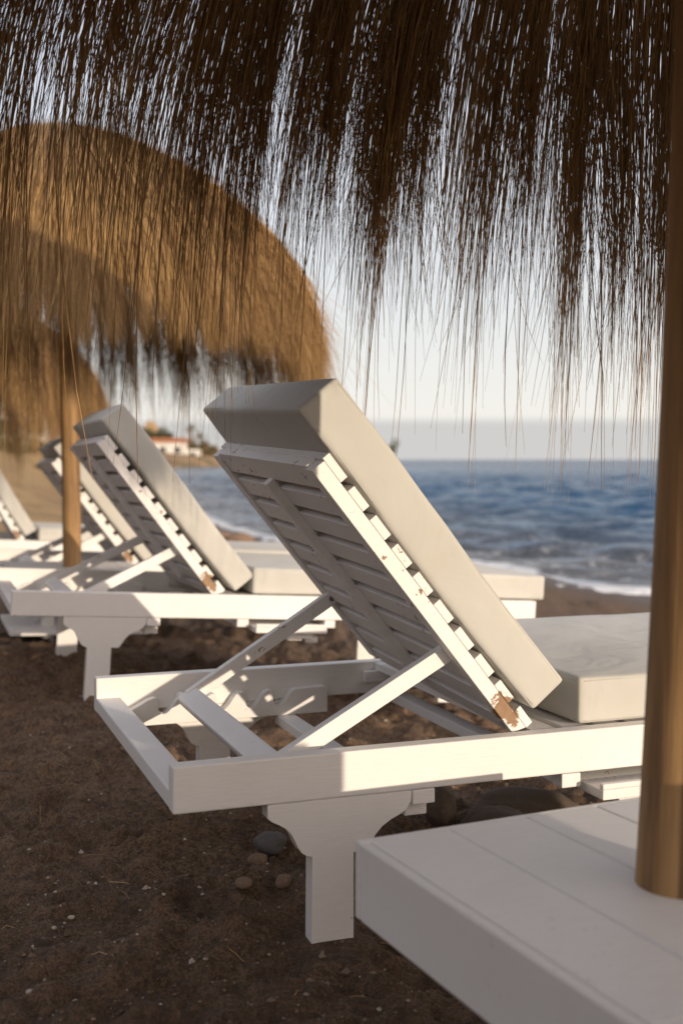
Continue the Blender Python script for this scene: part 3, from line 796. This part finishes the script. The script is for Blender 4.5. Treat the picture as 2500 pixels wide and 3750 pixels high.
nt.links.new(ramp(nt, geo.outputs['Random Per Island'], [(0, (.07, .045, .03)), (.55, (.16, .11, .075)), (.9, (.30, .23, .17)), (1, (.55, .48, .4))]), b.inputs['Base Color']); b.inputs['Roughness'].default_value = .85
tag(mb.build('grit', m), 'fine grit and shell fragments sprinkled over the dark sand', 'grit', kind='stuff')
# straws fallen on the sand
mb = MB()
for k in range(70):
    y = 1.25 + 2.9 * g.random(); x = g.uniform(-.33, .4) * y; a = g.uniform(0, 3.14); L = g.uniform(.02, .09)
    pts = []
    for t in (-.5, 0, .5):
        X = x + math.cos(a) * L * t; Y = y + math.sin(a) * L * t; pts.append((X, Y, ground_z(X, Y) + .0022 + .004 * (t == 0)))
    mb.tube(pts, .0007, 4)
tag(mb.build('fallen_straw', M['straw']), 'bits of straw dropped from the parasols onto the sand', 'straw', kind='stuff')

# ------------------------------------------------------------------ light, sky, camera
SUN_EL = 8.5; sx, sy = .640, -.768
world = bpy.data.worlds.new('World'); S.world = world; world.use_nodes = True
nt = world.node_tree; nt.nodes.clear()
out = nt.nodes.new('ShaderNodeOutputWorld'); bg = nt.nodes.new('ShaderNodeBackground'); nt.links.new(bg.outputs[0], out.inputs[0])
sky = nt.nodes.new('ShaderNodeTexSky'); sky.sky_type = 'NISHITA'; sky.sun_disc = False
sky.sun_elevation = RAD(SUN_EL); sky.sun_rotation = math.atan2(sx, sy)
sky.air_density = 1.0; sky.dust_density = .6; sky.ozone_density = 1.6; sky.altitude = 0
tc = nt.nodes.new('ShaderNodeTexCoord'); sep = nt.nodes.new('ShaderNodeSeparateXYZ'); nt.links.new(tc.outputs['Generated'], sep.inputs[0])
wn = noise_n(nt, tc.outputs['Generated'], 2.0, 3, .5, sc=(1, 1, 6))
# thin high veil of cloud that pales the sky, and a grey cloud bank low on the sea horizon
veil = ramp(nt, mth(nt, 'ADD', sep.outputs['Z'], mth(nt, 'MULTIPLY', mth(nt, 'SUBTRACT', wn, .5), .05)), [(0.0, .92), (.16, .82), (.6, .62)])
vc = ramp(nt, sep.outputs['Z'], [(0.0, (.72, .695, .665)), (.12, (.67, .66, .665)), (.36, (.605, .605, .665))])
vs_ = nt.nodes.new('ShaderNodeVectorMath'); vs_.operation = 'SCALE'; nt.links.new(vc, vs_.inputs[0]); vs_.inputs['Scale'].default_value = 7.5
gd = nt.nodes.new('ShaderNodeVectorMath'); gd.operation = 'DOT_PRODUCT'; nt.links.new(tc.outputs['Generated'], gd.inputs[0])
gd.inputs[1].default_value = (sx * math.cos(RAD(SUN_EL)), sy * math.cos(RAD(SUN_EL)), math.sin(RAD(SUN_EL)))
gl = mth(nt, 'POWER', mth(nt, 'MAXIMUM', gd.outputs['Value'], 0.0), 1.6)
glow = mix(nt, gl, (1.0, 1.0, 1.0), (3.0, 2.45, 1.95))
vm = nt.nodes.new('ShaderNodeVectorMath'); vm.operation = 'MULTIPLY'; nt.links.new(vs_.outputs[0], vm.inputs[0]); nt.links.new(glow, vm.inputs[1])
c = mix(nt, veil, sky.outputs[0], vm.outputs[0])
bank = ramp(nt, mth(nt, 'ADD', sep.outputs['Z'], mth(nt, 'MULTIPLY', mth(nt, 'SUBTRACT', wn, .5), .006)), [(.0292, .75), (.0356, 0.0)])
c = mix(nt, bank, c, (3.1, 3.1, 3.1))
nt.links.new(c, bg.inputs['Color']); bg.inputs['Strength'].default_value = .14

ld = bpy.data.lights.new('sun', 'SUN'); ld.energy = 2.95; ld.angle = RAD(.5); ld.color = (1.0, .83, .64)
lo_ = bpy.data.objects.new('sun', ld); COL.objects.link(lo_)
e = RAD(SUN_EL); dirv = Vector((sx * math.cos(e), sy * math.cos(e), math.sin(e)))
lo_.rotation_euler = dirv.to_track_quat('Z', 'Y').to_euler(); lo_.location = dirv * 20

cd = bpy.data.cameras.new('camera'); cam = bpy.data.objects.new('camera', cd); COL.objects.link(cam)
cd.sensor_fit = 'VERTICAL'; cd.sensor_height = 36; cd.sensor_width = 24; cd.lens = 36 * 2702 / 2352
cam.location = (0, 0, CAMZ); cam.rotation_euler = (RAD(90) - math.atan(121 / 2702), 0, 0)
cd.clip_end = 20000; cd.clip_start = .02
cd.dof.use_dof = True; cd.dof.focus_distance = 2.12; cd.dof.aperture_fstop = 3.6; cd.dof.aperture_blades = 0
S.camera = cam
S.view_settings.view_transform = 'Standard'; S.view_settings.look = 'None'; S.view_settings.exposure = 0.33; S.view_settings.gamma = 1
S.cycles.max_bounces = 5; S.cycles.diffuse_bounces = 3; S.cycles.glossy_bounces = 2
S.render.resolution_x = 682; S.render.resolution_y = 1024
